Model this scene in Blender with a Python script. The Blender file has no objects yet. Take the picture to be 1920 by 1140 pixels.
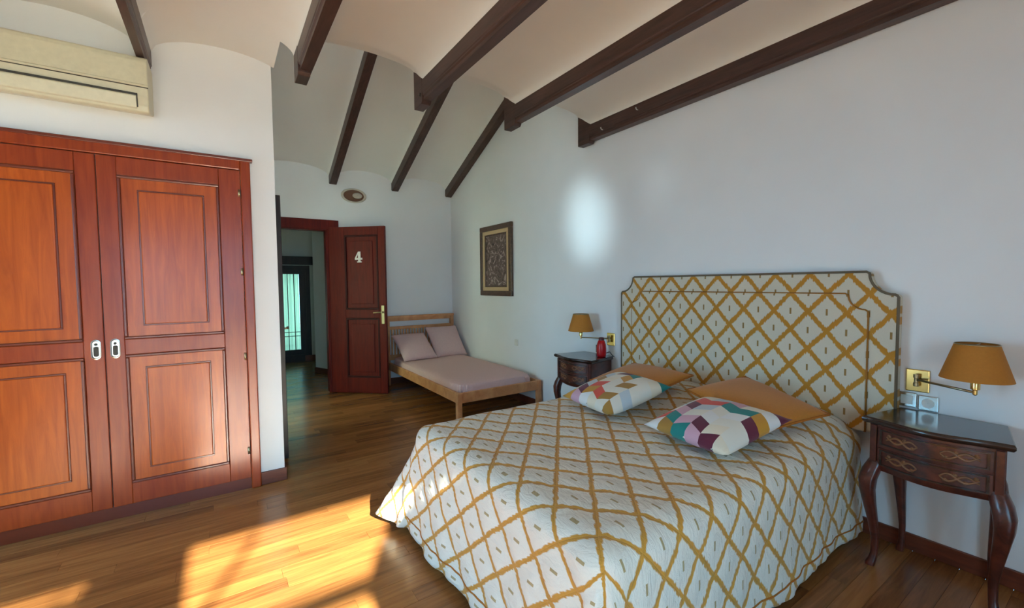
import bpy, bmesh, math, random
from mathutils import Vector, Matrix
random.seed(7)
S = bpy.context.scene
COL = S.collection
R = math.radians
# ------------------------------------------------------------------ camera, sky, sun, exposure
EYE = 1.325
yaw, pit, rol = R(33.919), R(2.669), R(-0.566)
r0 = Vector((math.cos(yaw), -math.sin(yaw), 0)); f0 = Vector((math.sin(yaw), math.cos(yaw), 0)); zv = Vector((0, 0, 1))
fw = f0*math.cos(pit) - zv*math.sin(pit); up = f0*math.sin(pit) + zv*math.cos(pit)
rt = r0*math.cos(rol) + up*math.sin(rol); up = up*math.cos(rol) - r0*math.sin(rol)
cam = bpy.data.objects.new('camera', bpy.data.cameras.new('camera')); COL.objects.link(cam)
cam.data.sensor_width = 36; cam.data.lens = 811.507/1920*36; cam.data.clip_start = .02
cam.matrix_world = Matrix(((rt.x, up.x, -fw.x, 0), (rt.y, up.y, -fw.y, 0), (rt.z, up.z, -fw.z, EYE), (0, 0, 0, 1)))
S.camera = cam
wd = bpy.data.worlds.new('sky'); S.world = wd; wd.use_nodes = True
wd.node_tree.nodes['Background'].inputs[0].default_value = (.27, .65, 1, 1)
wd.node_tree.nodes['Background'].inputs[1].default_value = 10.8
sun = bpy.data.objects.new('sun', bpy.data.lights.new('sun', 'SUN')); COL.objects.link(sun)
sun.data.energy = 37; sun.data.color = (1, 1, .80); sun.data.angle = R(.9)
sun.rotation_euler = Vector((0, 1, -.4828)).to_track_quat('-Z', 'Y').to_euler(); sun.location = (0, -6, 4)
YW = -1.5                       # window wall behind the camera
for (cx_, cy_, wid, rz_) in ((-.855, YW-.1, .69, 0), (.47, YW-.1, 1.36, 0), (-2.72, 2.5, 1.2, -90)):
    a = bpy.data.lights.new('daylight', 'AREA'); a.shape = 'RECTANGLE'; a.size = wid; a.size_y = 2.05
    a.cycles.is_portal = True
    ao = bpy.data.objects.new('daylight', a); COL.objects.link(ao)
    ao.location = (cx_, cy_, 1.05); ao.rotation_euler = (R(90), 0, R(rz_))
# spot lamps added outside the left glass door, standing in for bounced sun
gl = bpy.data.objects.new('wall_glow_spot', bpy.data.lights.new('wall_glow_spot', 'SPOT')); COL.objects.link(gl)
gl.location = (-1.55, -2.3, .75); gl.data.energy = 1700; gl.data.color = (.60, .88, 1); gl.data.spot_size = R(8); gl.scale = (.5, 1, 1); gl.data.spot_blend = 1
gl.data.shadow_soft_size = .12
gl.rotation_euler = (Vector((2.777, 2.90, 1.88))-Vector(gl.location)).to_track_quat('-Z', 'Y').to_euler()
g2 = bpy.data.objects.new('wall_glow_spot', gl.data.copy()); COL.objects.link(g2); g2.location = gl.location; g2.scale = (.3, 1, 1)
g2.data.energy = 260; g2.data.spot_size = R(5)
g2.rotation_euler = (Vector((2.777, 2.125, 2.10))-Vector(g2.location)).to_track_quat('-Z', 'Y').to_euler()
S.view_settings.view_transform = 'Standard'; S.view_settings.look = 'None'
S.view_settings.exposure = 0.45; S.view_settings.gamma = 1; S.view_settings.use_curve_mapping = False
S.cycles.max_bounces = 10; S.cycles.diffuse_bounces = 7; S.cycles.caustics_reflective = True; S.cycles.caustics_refractive = False
S.cycles.sample_clamp_indirect = 12

# ------------------------------------------------------------------ materials
def srgb(r, g, b):
    f = lambda c: (c/255/12.92) if c/255 <= .04045 else ((c/255+.055)/1.055)**2.4
    return (f(r), f(g), f(b), 1)
class NT:
    def __init__(s, name):
        s.m = bpy.data.materials.new(name); s.m.use_nodes = True; s.t = s.m.node_tree; s.n = s.t.nodes
        s.b = s.n['Principled BSDF']; s.o = s.n['Material Output']
    def new(s, k, **kw):
        n = s.n.new('ShaderNode'+k)
        for a, v in kw.items(): setattr(n, a, v)
        return n
    def put(s, sock, v):
        if hasattr(v, 'is_output'): s.t.links.new(v, sock)
        else: sock.default_value = v
    def math(s, op, a, b=0.0, c=0.0):
        n = s.new('Math', operation=op)
        for i, v in enumerate((a, b, c)): s.put(n.inputs[i], v)
        return n.outputs[0]
    def mix(s, f, a, b):
        n = s.new('Mix', data_type='RGBA'); s.put(n.inputs[0], f); s.put(n.inputs[6], a); s.put(n.inputs[7], b); return n.outputs[2]
    def coord(s, k='Object', sc=(1, 1, 1)):
        c = s.new('TexCoord').outputs[k]
        m = s.new('Mapping'); m.inputs[3].default_value = sc; s.put(m.inputs[0], c); return m.outputs[0]
    def noise(s, vec, scale=5, det=3, rough=.55, dist=0.0):
        n = s.new('TexNoise'); s.put(n.inputs['Vector'], vec); n.inputs['Scale'].default_value = scale
        n.inputs['Detail'].default_value = det; n.inputs['Roughness'].default_value = rough; n.inputs['Distortion'].default_value = dist
        return n.outputs[0]
    def ramp(s, f, stops, const=False):
        n = s.new('ValToRGB'); s.put(n.inputs[0], f); e = n.color_ramp.elements
        if const: n.color_ramp.interpolation = 'CONSTANT'
        while len(e) < len(stops): e.new(.5)
        for i, (p, c) in enumerate(stops): e[i].position = p; e[i].color = c
        return n.outputs[0]
    def bump(s, h, strength=.2, dist=.002):
        n = s.new('Bump'); n.inputs['Strength'].default_value = strength; n.inputs['Distance'].default_value = dist
        s.put(n.inputs['Height'], h); s.put(s.b.inputs['Normal'], n.outputs[0])
    def fin(s, col=None, rough=.5, metal=0, coat=0, spec=None, sheen=0):
        if col is not None: s.put(s.b.inputs['Base Color'], col)
        s.put(s.b.inputs['Roughness'], rough); s.b.inputs['Metallic'].default_value = metal
        s.b.inputs['Coat Weight'].default_value = coat; s.b.inputs['Coat Roughness'].default_value = .12
        if spec is not None: s.b.inputs['Specular IOR Level'].default_value = spec
        s.b.inputs['Sheen Weight'].default_value = sheen
        return s.m
def plaster(name, c, rough=.55):
    n = NT(name); v = n.coord()
    t = n.noise(v, 1.6, 3); col = n.ramp(t, [(.3, tuple(x*.95 for x in c[:3])+(1,)), (.7, c)])
    n.bump(n.noise(v, 9, 4), .12, .01); return n.fin(col, rough)
def wood(name, dark, light, sc=(1, 12, 12), rough=.35, coat=0, scale=3, rnd=0.0, bump=.08, spec=None):
    n = NT(name); v = n.coord('Object', sc)
    if rnd:
        oi = n.new('ObjectInfo').outputs['Random']
        ad = n.new('VectorMath', operation='ADD'); n.put(ad.inputs[0], v)
        cx = n.new('CombineXYZ'); n.put(cx.inputs[0], n.math('MULTIPLY', oi, 37.0)); n.put(cx.inputs[1], n.math('MULTIPLY', oi, 91.0)); n.put(ad.inputs[1], cx.outputs[0]); v = ad.outputs[0]
    t = n.noise(v, scale, 5, .6, .8)
    if rnd:
        w = n.new('TexWhiteNoise', noise_dimensions='1D'); n.put(w.inputs['W'], oi)
        t = n.math('ADD', t, n.math('MULTIPLY', n.math('SUBTRACT', w.outputs['Value'], .5), rnd))
    col = n.ramp(t, [(.12 if rnd else .3, dark), (.88 if rnd else .7, light)])
    n.bump(t, bump, .002); return n.fin(col, rough, 0, coat, spec)
def plain(name, c, rough=.5, metal=0, coat=0, bump=0, bs=40, sheen=0, spec=None):
    n = NT(name); v = n.coord()
    t = n.noise(v, bs, 3)
    col = n.ramp(t, [(.25, tuple(x*.9 for x in c[:3])+(1,)), (.75, c)])
    if bump: n.bump(t, bump, .003)
    return n.fin(col, rough, metal, coat, spec, sheen)
def ikat(name, ground, gold, dark, jag=.5, quilt=False, lw=.09):
    n = NT(name); uv = n.new('TexCoord').outputs['UV']; sp = n.new('SeparateXYZ'); n.put(sp.inputs[0], uv)
    u, v = sp.outputs[0], sp.outputs[1]
    w = n.new('TexWhiteNoise', noise_dimensions='1D'); n.put(w.inputs['W'], n.math('FLOOR', n.math('MULTIPLY', u, 170)))
    q = n.math('ADD', n.math('DIVIDE', v, .206), n.math('MULTIPLY', n.math('SUBTRACT', w.outputs['Value'], .5), .13*jag*2))
    w2 = n.noise(uv, 7, 2)
    p = n.math('ADD', n.math('DIVIDE', u, .178), n.math('MULTIPLY', n.math('SUBTRACT', w2, .5), .1))
    a = n.math('ADD', p, q); b = n.math('SUBTRACT', p, q)
    da = n.math('PINGPONG', a, .5); db = n.math('PINGPONG', b, .5)
    d = n.math('MINIMUM', da, db)
    ln = n.new('MapRange'); n.put(ln.inputs[0], d); ln.inputs[1].default_value = lw-.015; ln.inputs[2].default_value = lw+.015; ln.inputs[3].default_value = 1; ln.inputs[4].default_value = 0
    p0 = n.math('DIVIDE', u, .178); q0 = n.math('DIVIDE', v, .206)
    ca = n.math('SUBTRACT', n.math('FRACT', n.math('ADD', p0, q0)), .5); cb = n.math('SUBTRACT', n.math('FRACT', n.math('SUBTRACT', p0, q0)), .5)
    pp = n.math('ABSOLUTE', n.math('ADD', ca, cb)); qq = n.math('ABSOLUTE', n.math('SUBTRACT', ca, cb))
    dash = n.math('MULTIPLY', n.math('LESS_THAN', pp, .055), n.math('LESS_THAN', qq, .17))
    fine = n.noise(uv, 260, 2)
    gnd = n.mix(fine, tuple(x*.9 for x in ground[:3])+(1,), ground)
    gd = n.mix(n.noise(uv, 12, 3), tuple(x*.8 for x in gold[:3])+(1,), gold)
    col = n.mix(ln.outputs[0], gnd, gd); col = n.mix(dash, col, dark)
    if quilt:
        pg = n.math('PINGPONG', n.math('ADD', n.math('DIVIDE', u, .178), n.math('DIVIDE', v, .206)), .5)
        pb = n.math('PINGPONG', n.math('SUBTRACT', n.math('DIVIDE', u, .178), n.math('DIVIDE', v, .206)), .5)
        h = n.math('POWER', n.math('MINIMUM', pg, pb), .5)
        cr = n.new('Mapping'); cr.inputs[3].default_value = (14, 5, 1); n.put(cr.inputs[0], uv); cr.inputs[2].default_value = (0, 0, .5)
        h = n.math('ADD', h, n.math('MULTIPLY', n.noise(cr.outputs[0], 2.2, 4, .6, 1.2), .8))
        n.bump(h, .55, .02)
    else: n.bump(fine, .15, .002)
    return n.fin(col, .85, sheen=.15)
def chevrons(name, seed):
    n = NT(name); uv = n.new('TexCoord').outputs['UV']; sp = n.new('SeparateXYZ'); n.put(sp.inputs[0], uv)
    u = n.math('MULTIPLY', sp.outputs[0], 6.0); v = n.math('MULTIPLY', sp.outputs[1], 6.5)
    zz = n.math('ADD', v, n.math('MULTIPLY', n.math('PINGPONG', u, 1.0), .55))
    cx = n.new('CombineXYZ'); n.put(cx.inputs[0], n.math('FLOOR', u)); n.put(cx.inputs[1], n.math('FLOOR', zz)); cx.inputs[2].default_value = seed
    w = n.new('TexWhiteNoise', noise_dimensions='3D'); n.put(w.inputs['Vector'], cx.outputs[0])
    cream = srgb(226, 220, 205); cols = [cream, srgb(196, 140, 42), cream, srgb(20, 128, 122), srgb(205, 160, 175), srgb(226, 224, 220), srgb(100, 26, 52), cream, srgb(214, 78, 58), srgb(190, 200, 205), srgb(166, 122, 50), srgb(228, 215, 190)]
    col = n.ramp(w.outputs['Value'], [(i/len(cols), c) for i, c in enumerate(cols)], True)
    n.bump(n.noise(uv, 180, 2), .15, .002); return n.fin(col, .85, sheen=.15)
def glassmat(name, tint=(1, 1, 1, 1)):
    n = NT(name); tr = n.new('BsdfTransparent'); tr.inputs[0].default_value = tint; gg = n.new('BsdfGlossy'); gg.inputs['Roughness'].default_value = .02
    mx = n.new('MixShader'); mx.inputs[0].default_value = .06; n.put(mx.inputs[1], tr.outputs[0]); n.put(mx.inputs[2], gg.outputs[0]); n.put(n.o.inputs[0], mx.outputs[0]); return n.m
def sheer(name, c, k=.5):
    n = NT(name); tl = n.new('BsdfTranslucent'); tl.inputs[0].default_value = c; df = n.new('BsdfDiffuse'); df.inputs[0].default_value = c
    mx = n.new('MixShader'); mx.inputs[0].default_value = k; n.put(mx.inputs[1], df.outputs[0]); n.put(mx.inputs[2], tl.outputs[0]); n.put(n.o.inputs[0], mx.outputs[0]); return n.m
M = {}
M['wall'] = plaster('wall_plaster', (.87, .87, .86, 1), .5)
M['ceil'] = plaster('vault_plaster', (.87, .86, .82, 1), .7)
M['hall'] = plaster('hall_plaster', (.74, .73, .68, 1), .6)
M['floor'] = wood('oak_plank', srgb(100, 58, 32), srgb(176, 118, 64), (1.2, 16, 16), .27, .08, 2.4, .42, .03, spec=.4)
M['sub'] = plain('plank_gap', srgb(60, 34, 20), .8)
M['beam'] = wood('dark_beam', (.036, .016, .012, 1), (.10, .046, .034, 1), (9, .8, 9), .42, .1, 3)
M['ward'] = wood('cherry_panel', srgb(160, 66, 12), srgb(196, 92, 22), (14, 14, 1.1), .3, .05, 2.2, spec=.35)
M['wardf'] = wood('cherry_frame', srgb(134, 45, 12), srgb(164, 66, 18), (14, 14, 1.1), .32, .05, 2.2, spec=.35)
M['groove'] = plain('dark_moulding', srgb(112, 40, 12), .35, coat=.1)
M['door'] = wood('mahogany_door', srgb(84, 20, 14), srgb(112, 30, 18), (14, 14, 1.1), .5, 0, 2.2, spec=.2)
M['doord'] = plain('mahogany_moulding', srgb(60, 13, 10), .5, spec=.2)
M['base'] = wood('baseboard_wood', srgb(92, 42, 26), srgb(122, 60, 36), (2, 2, 14), .4, .1, 3)
M['pine'] = wood('pine', srgb(196, 128, 78), srgb(226, 164, 110), (2, 2, 2), .5, 0, 4)
M['rose'] = wood('rosewood', srgb(58, 24, 18), srgb(104, 48, 34), (5, 5, 5), .3, .35, 4)
M['rosetop'] = wood('rosewood_top', srgb(34, 20, 16), srgb(58, 36, 28), (8, 2, 8), .2, .5, 4)
M['carve'] = plain('carved_inlay', srgb(138, 92, 58), .4)
M['brass'] = plain('polished_brass', (.80, .58, .22, 1), .18, 1)
M['brassd'] = plain('aged_brass', (.42, .33, .19, 1), .32, 1)
M['chrome'] = plain('nickel', (.62, .60, .55, 1), .25, 1)
M['shade'] = plain('mustard_shade', srgb(190, 122, 40), .8, bump=.1, bs=120)
M['must'] = plain('mustard_cotton', srgb(196, 126, 40), .85, bump=.12, bs=90, sheen=.2)
M['mustp'] = plain('mustard_piping', srgb(176, 104, 26), .8, bump=.1, bs=120)
M['pink'] = plain('dusty_pink_cotton', srgb(224, 186, 180), .9, bump=.1, bs=60)
M['head'] = ikat('ikat_headboard', srgb(214, 206, 186), srgb(196, 136, 38), srgb(150, 118, 66), .18, lw=.09)
M['spread'] = ikat('ikat_quilt', srgb(226, 222, 208), srgb(204, 146, 50), srgb(168, 148, 104), .16, True, .068)
M['pipe'] = plain('grey_piping', srgb(112, 98, 78), .8)
M['pipeo'] = plain('ochre_piping', srgb(158, 104, 34), .8)
M['white'] = plain('white_plastic', srgb(226, 224, 214), .4)
M['ac'] = plain('aged_white_plastic', srgb(222, 214, 182), .4)
M['dark'] = plain('dark_gap', srgb(58, 52, 40), .6)
M['black'] = plain('black_plastic', srgb(26, 24, 24), .4)
M['red'] = plain('red_plastic', srgb(196, 14, 24), .3)
M['maroon'] = plain('maroon_plastic', srgb(90, 16, 16), .4)
M['terra'] = plain('terracotta', srgb(122, 84, 62), .7)
M['cream'] = plain('cream_glaze', srgb(206, 196, 180), .5)
M['frame'] = wood('walnut_frame', srgb(64, 40, 26), srgb(104, 72, 48), (8, 8, 8), .35, .2, 4)
M['gold'] = plain('pale_gold_slip', srgb(214, 182, 138), .5)
M['digit'] = plain('white_enamel', srgb(240, 226, 218), .4)
M['win'] = wood('window_wood', srgb(86, 44, 24), srgb(116, 62, 34), (8, 8, 1), .45, .1, 3)
M['halldoor'] = wood('dark_stained_wood', srgb(34, 18, 12), srgb(54, 30, 20), (8, 8, 1), .5, 0, 3)
M['glass'] = glassmat('window_glass')
M['hglass'] = glassmat('hall_glass', (.9, 1, .95, 1))
M['sheer'] = sheer('sheer_curtain', (.62, .62, .50, 1), .75)
M['frost'] = sheer('frosted_fill_pane', (1, .80, .58, 1), .95)  # pane of the added side-room window, tinted to warm its fill light
M['drape'] = sheer('linen_drape', (.62, .56, .46, 1), .12)
M['terrace'] = plain('terrace_tile', srgb(176, 150, 124), .7)
M['mat'] = plain('mattress_ticking', srgb(220, 216, 206), .9)
M['chev1'] = chevrons('patchwork_print', 3.0)
M['chev2'] = chevrons('patchwork_print_b', 11.0)
def art():
    n = NT('engraved_print'); v = n.coord('Object', (1, 1, 1))
    t = n.noise(v, 9, 5, .6, 2.5); t2 = n.noise(v, 22, 3, .6, 1.0)
    col = n.ramp(t, [(.36, srgb(52, 40, 38)), (.46, srgb(126, 104, 96)), (.52, srgb(84, 58, 62)), (.60, srgb(190, 166, 158))])
    return n.fin(n.mix(n.math('MULTIPLY', t2, .3), col, srgb(98, 82, 60)), .6)
M['art'] = art()

# ------------------------------------------------------------------ mesh helpers
class MB:
    def __init__(s): s.v = []; s.f = []; s.uv = None
    def add(s, vs, fs):
        k = len(s.v); s.v += [tuple(p) for p in vs]; s.f += [tuple(i+k for i in f) for f in fs]; return s
    def box(s, x0, x1, y0, y1, z0, z1):
        return s.add([(x0,y0,z0),(x1,y0,z0),(x1,y1,z0),(x0,y1,z0),(x0,y0,z1),(x1,y0,z1),(x1,y1,z1),(x0,y1,z1)],
                     [(0,3,2,1),(4,5,6,7),(0,1,5,4),(1,2,6,5),(2,3,7,6),(3,0,4,7)])
    def loft(s, rings, closed=True, caps=True):
        n = len(rings[0]); k = len(s.v); fs = []
        for r in rings: s.v += [tuple(p) for p in r]
        for i in range(len(rings)-1):
            for j in range(n if closed else n-1):
                a = k+i*n+j; b = k+i*n+(j+1) % n; fs.append((a, b, b+n, a+n))
        if caps and closed: fs += [tuple(k+n-1-i for i in range(n)), tuple(k+(len(rings)-1)*n+i for i in range(n))]
        s.f += fs; return s
    def prism(s, poly, axis, a, b):
        f = {'x': lambda p, t: (t, p[0], p[1]), 'y': lambda p, t: (p[0], t, p[1]), 'z': lambda p, t: (p[0], p[1], t)}[axis]
        return s.loft([[f(p, a) for p in poly], [f(p, b) for p in poly]])
    def tube(s, pts, r, n=8, caps=True):
        pts = [Vector(p) for p in pts]; rr = r if isinstance(r, (list, tuple)) else [r]*len(pts); rings = []
        u = None
        for i, p in enumerate(pts):
            t = (pts[min(i+1, len(pts)-1)]-pts[max(i-1, 0)]).normalized()
            if u is None: u = t.orthogonal().normalized()
            else: u = (u-t*u.dot(t)).normalized()
            w = t.cross(u)
            rings.append([p+(u*math.cos(2*math.pi*j/n)+w*math.sin(2*math.pi*j/n))*rr[i] for j in range(n)])
        return s.loft(rings, True, caps)
    def lathe(s, prof, c=(0,0,0), n=24, axis='z', caps=False):
        rings = []
        for r, h in prof:
            ring = []
            for j in range(n):
                a = 2*math.pi*j/n; x, y = r*math.cos(a), r*math.sin(a)
                ring.append({'z': (c[0]+x, c[1]+y, c[2]+h), 'x': (c[0]+h, c[1]+x, c[2]+y), 'y': (c[0]+x, c[1]+h, c[2]+y)}[axis])
            rings.append(ring)
        return s.loft(rings, True, caps)
    def quadring(s, o, i, y0, y1):  # rectangular frame in xz: outer rect o, inner rect i, between y0 and y1
        for (xa, xb, za, zb) in ((o[0], o[1], i[3], o[3]), (o[0], o[1], o[2], i[2]), (o[0], i[0], i[2], i[3]), (i[1], o[1], i[2], i[3])): s.box(xa, xb, y0, y1, za, zb)
        return s
def place(o, parent):
    COL.objects.link(o)
    if parent is not None: o.parent = parent
    return o
def build(name, mb, mat, parent=None, smooth=False, bevel=0, seg=2, auto=False):
    off = Vector((0, 0, 0)); p = parent
    while p is not None: off += p.location; p = p.parent
    me = bpy.data.meshes.new(name)
    me.from_pydata([(x-off.x, y-off.y, z-off.z) for x, y, z in mb.v], [], mb.f)
    bm = bmesh.new(); bm.from_mesh(me); bmesh.ops.recalc_face_normals(bm, faces=bm.faces); bm.to_mesh(me); bm.free()
    if mb.uv:
        l = me.uv_layers.new(name='UVMap')
        for lp in me.loops: l.data[lp.index].uv = mb.uv[lp.vertex_index]
    me.materials.append(M[mat] if isinstance(mat, str) else mat)
    if smooth:
        for q in me.polygons: q.use_smooth = True
        if auto: me.set_sharp_from_angle(angle=R(40))
    o = place(bpy.data.objects.new(name, me), parent)
    if bevel:
        b = o.modifiers.new('bevel', 'BEVEL'); b.width = bevel; b.segments = seg; b.limit_method = 'ANGLE'; b.angle_limit = R(40)
    return o
def tag(o, label, cat=None, group=None, kind=None):
    o['label'] = label
    if cat: o['category'] = cat
    if group: o['group'] = group
    if kind: o['kind'] = kind
    return o
def thing(name, loc, label, cat, group=None, kind=None):
    o = bpy.data.objects.new(name, None); o.empty_display_size = .1; COL.objects.link(o); o.location = loc
    return tag(o, label, cat, group, kind)
def dup(root, loc, label, scale=None):
    r = root.copy(); COL.objects.link(r); r.location = loc; r['label'] = label
    if scale: r.scale = scale
    for ch in list(root.children):
        c = ch.copy(); COL.objects.link(c); c.parent = r
        for g in list(ch.children):
            d = g.copy(); COL.objects.link(d); d.parent = c
    return r
def B(*a): return MB().box(*a)

# ------------------------------------------------------------------ the room
W, YB, YQ, XC, XL = 2.777, 5.68, 3.295, .323, -2.6
HY = 8.34
tag(build('wall_right', B(W, W+.15, YW-.2, YB+.15, 0, 4.2), 'wall'), 'long white wall behind the headboard and wall lamps', 'wall', kind='structure')
bk = MB().box(1.12, W, YB, YB+.12, 0, 3.1).box(XC-.2, .42, YB, YB+.12, 0, 3.1).box(.42, 1.12, YB, YB+.12, 2.03, 3.1)
tag(build('wall_back', bk, 'wall'), 'white end wall around the open room door', 'wall', kind='structure')
cl = MB().box(XL, XC, YQ, 4.0, 0, 2.9).box(XL, XC, 2.98, 4.0, 2.9, 4.2).box(-1.0, XC, 4.0, YB, 2.45, 4.2)
cl.box(.22, XC, 4.0, 4.38, 0, 2.45).box(.22, XC, 5.30, YB, 0, 2.45).box(.22, XC, 4.38, 5.30, 2.09, 2.45)      # unseen side room and doorway, added to light the passage
cl.box(-1.0, -.9, 4.0, 4.2, 0, 2.45).box(-1.0, -.9, 5.5, YB, 0, 2.45).box(-1.0, -.9, 4.2, 5.5, 2.25, 2.45).box(-1.0, -.9, 4.2, 5.5, 0, .35).box(-1.0, XC-.2, YB, YB+.12, 0, 2.6)
tag(build('wall_left', cl, 'wall'), 'white wall that holds the built-in wardrobe and air conditioner', 'wall', kind='structure')
tag(build('wall_side', B(XL-.2, XL, YW-.2, 1.9, 0, 3.1).box(XL-.2, XL, 3.10, YQ, 0, 3.1).box(XL-.2, XL, 1.9, 3.10, 2.12, 3.1), 'wall'), 'white side wall beyond the wardrobe', 'wall', kind='structure')
ww = MB()
for a, b in ((XL, -1.2), (-.51, -.21), (1.15, W)): ww.box(a, b, YW-.2, YW, 0, 3.1)
ww.box(-1.2, -.51, YW-.2, YW, 2.085, 3.1).box(-.21, 1.15, YW-.2, YW, 2.12, 3.1)
tag(build('wall_front', ww, 'wall'), 'white wall with the glazed terrace doors', 'wall', kind='structure')
# floor : boards laid across the room
fl = MB().box(XL, W, YW-.2, 4.0, -.06, -.012).box(-1.0, W, 4.0, YB, -.06, -.012).box(.1, 2.2, YB, HY, -.06, -.012)
floor = tag(build('floor', fl, 'sub'), 'warm brown oak board floor', 'floor', kind='structure')
PW = .0816
far_planks = MB()
def boards(xa, xb, ya, yb, ln):
    y = ya; k = 0
    while y < yb-.01:
        y1 = min(y+PW, yb); x = xa - (k*.47 % 1)*ln - random.random()*.2
        while x < xb:
            L = ln*random.uniform(.85, 1.15); a, b = max(x, xa), min(x+L, xb); x += L
            if b-a < .03: continue
            z = random.uniform(-.0004, .0004)
            if (b < -.95 and y < YQ) or y < .15 or (b < .25 and y > 3.9) or y > YB: far_planks.box(a+.0005, b-.0005, y+.0005, y1-.0005, -.012, z)
            else: build('plank', B(a+.0005, b-.0005, y+.0005, y1-.0005, -.012, z), 'floor', floor)
        y = y1; k += 1
boards(XL, W, YW, YQ, 1.0); boards(XC, W, YQ, 4.0, 1.0); boards(-.95, W, 4.0, YB, 1.0); boards(.25, 1.95, YB, HY, 1.0)
build('planks', far_planks, 'floor', floor)['kind'] = 'stuff'
# baseboards
tag(build('baseboard_right', B(W-.014, W, YW, YB, 0, .082), 'base', bevel=.003), 'brown wooden baseboard under the headboard wall', 'baseboard', kind='structure')
tag(build('baseboard_left', B(.182, XC+.014, YQ-.014, YQ, 0, .085).box(XC, XC+.014, YQ, 4.55, 0, .085), 'base', bevel=.003), 'short brown baseboard beside the wardrobe frame', 'baseboard', kind='structure')
tag(build('baseboard_back', B(1.24, W-.014, YB-.014, YB, 0, .082), 'base', bevel=.003), 'brown baseboard behind the pine bed', 'baseboard', kind='structure')

# near ceiling : plaster vaults between beams
BW = .085
bl = [-2.6, -1.85, -1.10, -.345, .41, 1.16, 1.905, 2.688]
ceil = tag(build('ceiling', MB().box(XL, W, YW-.2, 2.92, 2.9, 3.1).box(XL, .34, 2.92, YQ, 2.9, 3.1).box(.34, W, 2.84, 2.92, 3.1, 4.2), 'ceil'), 'white plaster ceiling of shallow vaults over the beds', 'ceiling', kind='structure')
def vz(t, zs=2.69, rise=.118): return zs+rise*math.sqrt(max(0, 1-(2*t-1)**2))
for i in range(len(bl)-1):
    xa, xb = bl[i]+(.058 if i == 3 else BW), bl[i+1]
    n = 28
    secs = [(YW-.2, 0), (2.76, 0), (2.81, .3), (2.87, .75), (2.92, 1)] if i >= 4 else ([(YW-.2, 0), (2.92, 0)] if i == 3 else [(YW-.2, 0), (YQ, 0)])
    rings = []
    for y, fl_ in secs:
        bot = []
        for k in range(n+1):
            t = .5-.5*math.cos(math.pi*k/n); x = xa+(xb-xa)*t; z0 = vz(t); z1 = 2.795+.05*math.sqrt(max(0, 1-(2*t-1)**2))
            bot.append((x, y, z0+(z1-z0)*fl_))
        rings.append(bot+[(xb, y, 2.905), (xa, y, 2.905)])
    build('vault', MB().loft(rings), 'ceil', ceil, smooth=True, auto=True)
    if i == 3:   # this bay runs on to the wardrobe wall, left of the opening
        rings = []
        for y in (2.92, YQ):
            bot = []
            for k in range(n+1):
                x = xa+(.34-xa)*k/n; bot.append((x, y, vz((x-xa)/(xb-xa))))
            rings.append(bot+[(.34, y, 2.905), (xa, y, 2.905)])
        build('vault', MB().loft(rings), 'ceil', ceil, smooth=True, auto=True)
names = {1: 'dark ceiling beam far over the side wall', 2: 'dark ceiling beam over the wardrobe door at the picture edge', 3: 'dark ceiling beam that ends above the air conditioner',
         4: 'short-looking dark ceiling beam nearest the wardrobe wall corner', 5: 'dark ceiling beam between the wardrobe corner beam and the bed beam',
         6: 'dark ceiling beam crossing above the big bed, second from the headboard wall', 7: 'dark ceiling beam running along the headboard wall'}
for i in range(1, 8):
    x = bl[i]; xe = W if i == 7 else x+(.058 if i == 3 else BW)
    t = thing('ceiling_beam', ((x+xe)/2, 1, 2.57), names[i], 'beam', 'dark beams under the near ceiling', 'structure')
    ye = 2.90 if i >= 4 else YQ
    sec = [(x+.012, 2.565), (xe-.012, 2.565), (xe-.012, 2.585), (xe-.004, 2.592), (xe-.004, 2.60), (xe, 2.606), (xe, 2.80), (x, 2.80), (x, 2.606), (x+.004, 2.60), (x+.004, 2.592), (x+.012, 2.585)]
    build('timber', MB().prism(sec, 'y', YW, ye), 'beam', t)
    if i >= 4:
        build('end_block', MB().prism([(2.775, 2.70), (2.775, 2.553), (2.79, 2.538), (2.918, 2.538), (2.918, 2.80)], 'x', x-.001, min(x+.066, W)), 'beam', t, bevel=.003)
for (i, y, z) in ((7, 2.615, 2.60), (7, 2.249, 2.64)):
    b = [o for o in bpy.data.objects if o.get('label') == names[i]][0]
    build('hook', MB().tube([(2.687, y, z), (2.672, y, z), (2.664, y, z+.008), (2.664, y, z+.016)], .004, 6), 'white', b, True)
b = [o for o in bpy.data.objects if o.get('label') == names[5]][0]
build('bolt', MB().lathe([(0, -.008), (.011, -.008), (.013, 0)], (1.158, 2.80, 2.60), 12, 'x'), 'black', b, True)

# far ceiling : sloping vaults and rafters
SL = .462
rl = [1.14, 1.915, 2.69]
ceil2 = tag(build('ceiling_slope', MB().prism([(2.84, 4.02), (YB+.12, 2.80), (YB+.12, 3.0), (2.84, 4.25)], 'x', -.1, W+.1), 'ceil'), 'sloping white vaulted ceiling over the pine bed', 'ceiling', kind='structure')
rz = lambda y: 2.545+SL*(YB-y)
edges = [XC]+rl
for i in range(len(edges)-1):
    xa = edges[i]+BW if i else XC; xb = edges[i+1]
    if xb-xa < .1: continue
    rings = []; n = 24
    for y in (2.85, YB+.02):
        bot = []
        for k in range(n+1):
            t = .5-.5*math.cos(math.pi*k/n); bot.append((xa+(xb-xa)*t, y, vz(t, rz(y)+.115, .115)))
        rings.append(bot+[(xb, y, rz(y)+.34), (xa, y, rz(y)+.34)])
    build('vault', MB().loft(rings), 'ceil', ceil2, smooth=True, auto=True)
rn = ['dark sloping rafter above the open door', 'dark sloping rafter between the door and the corner', 'dark sloping rafter in the corner along the picture wall']
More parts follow.
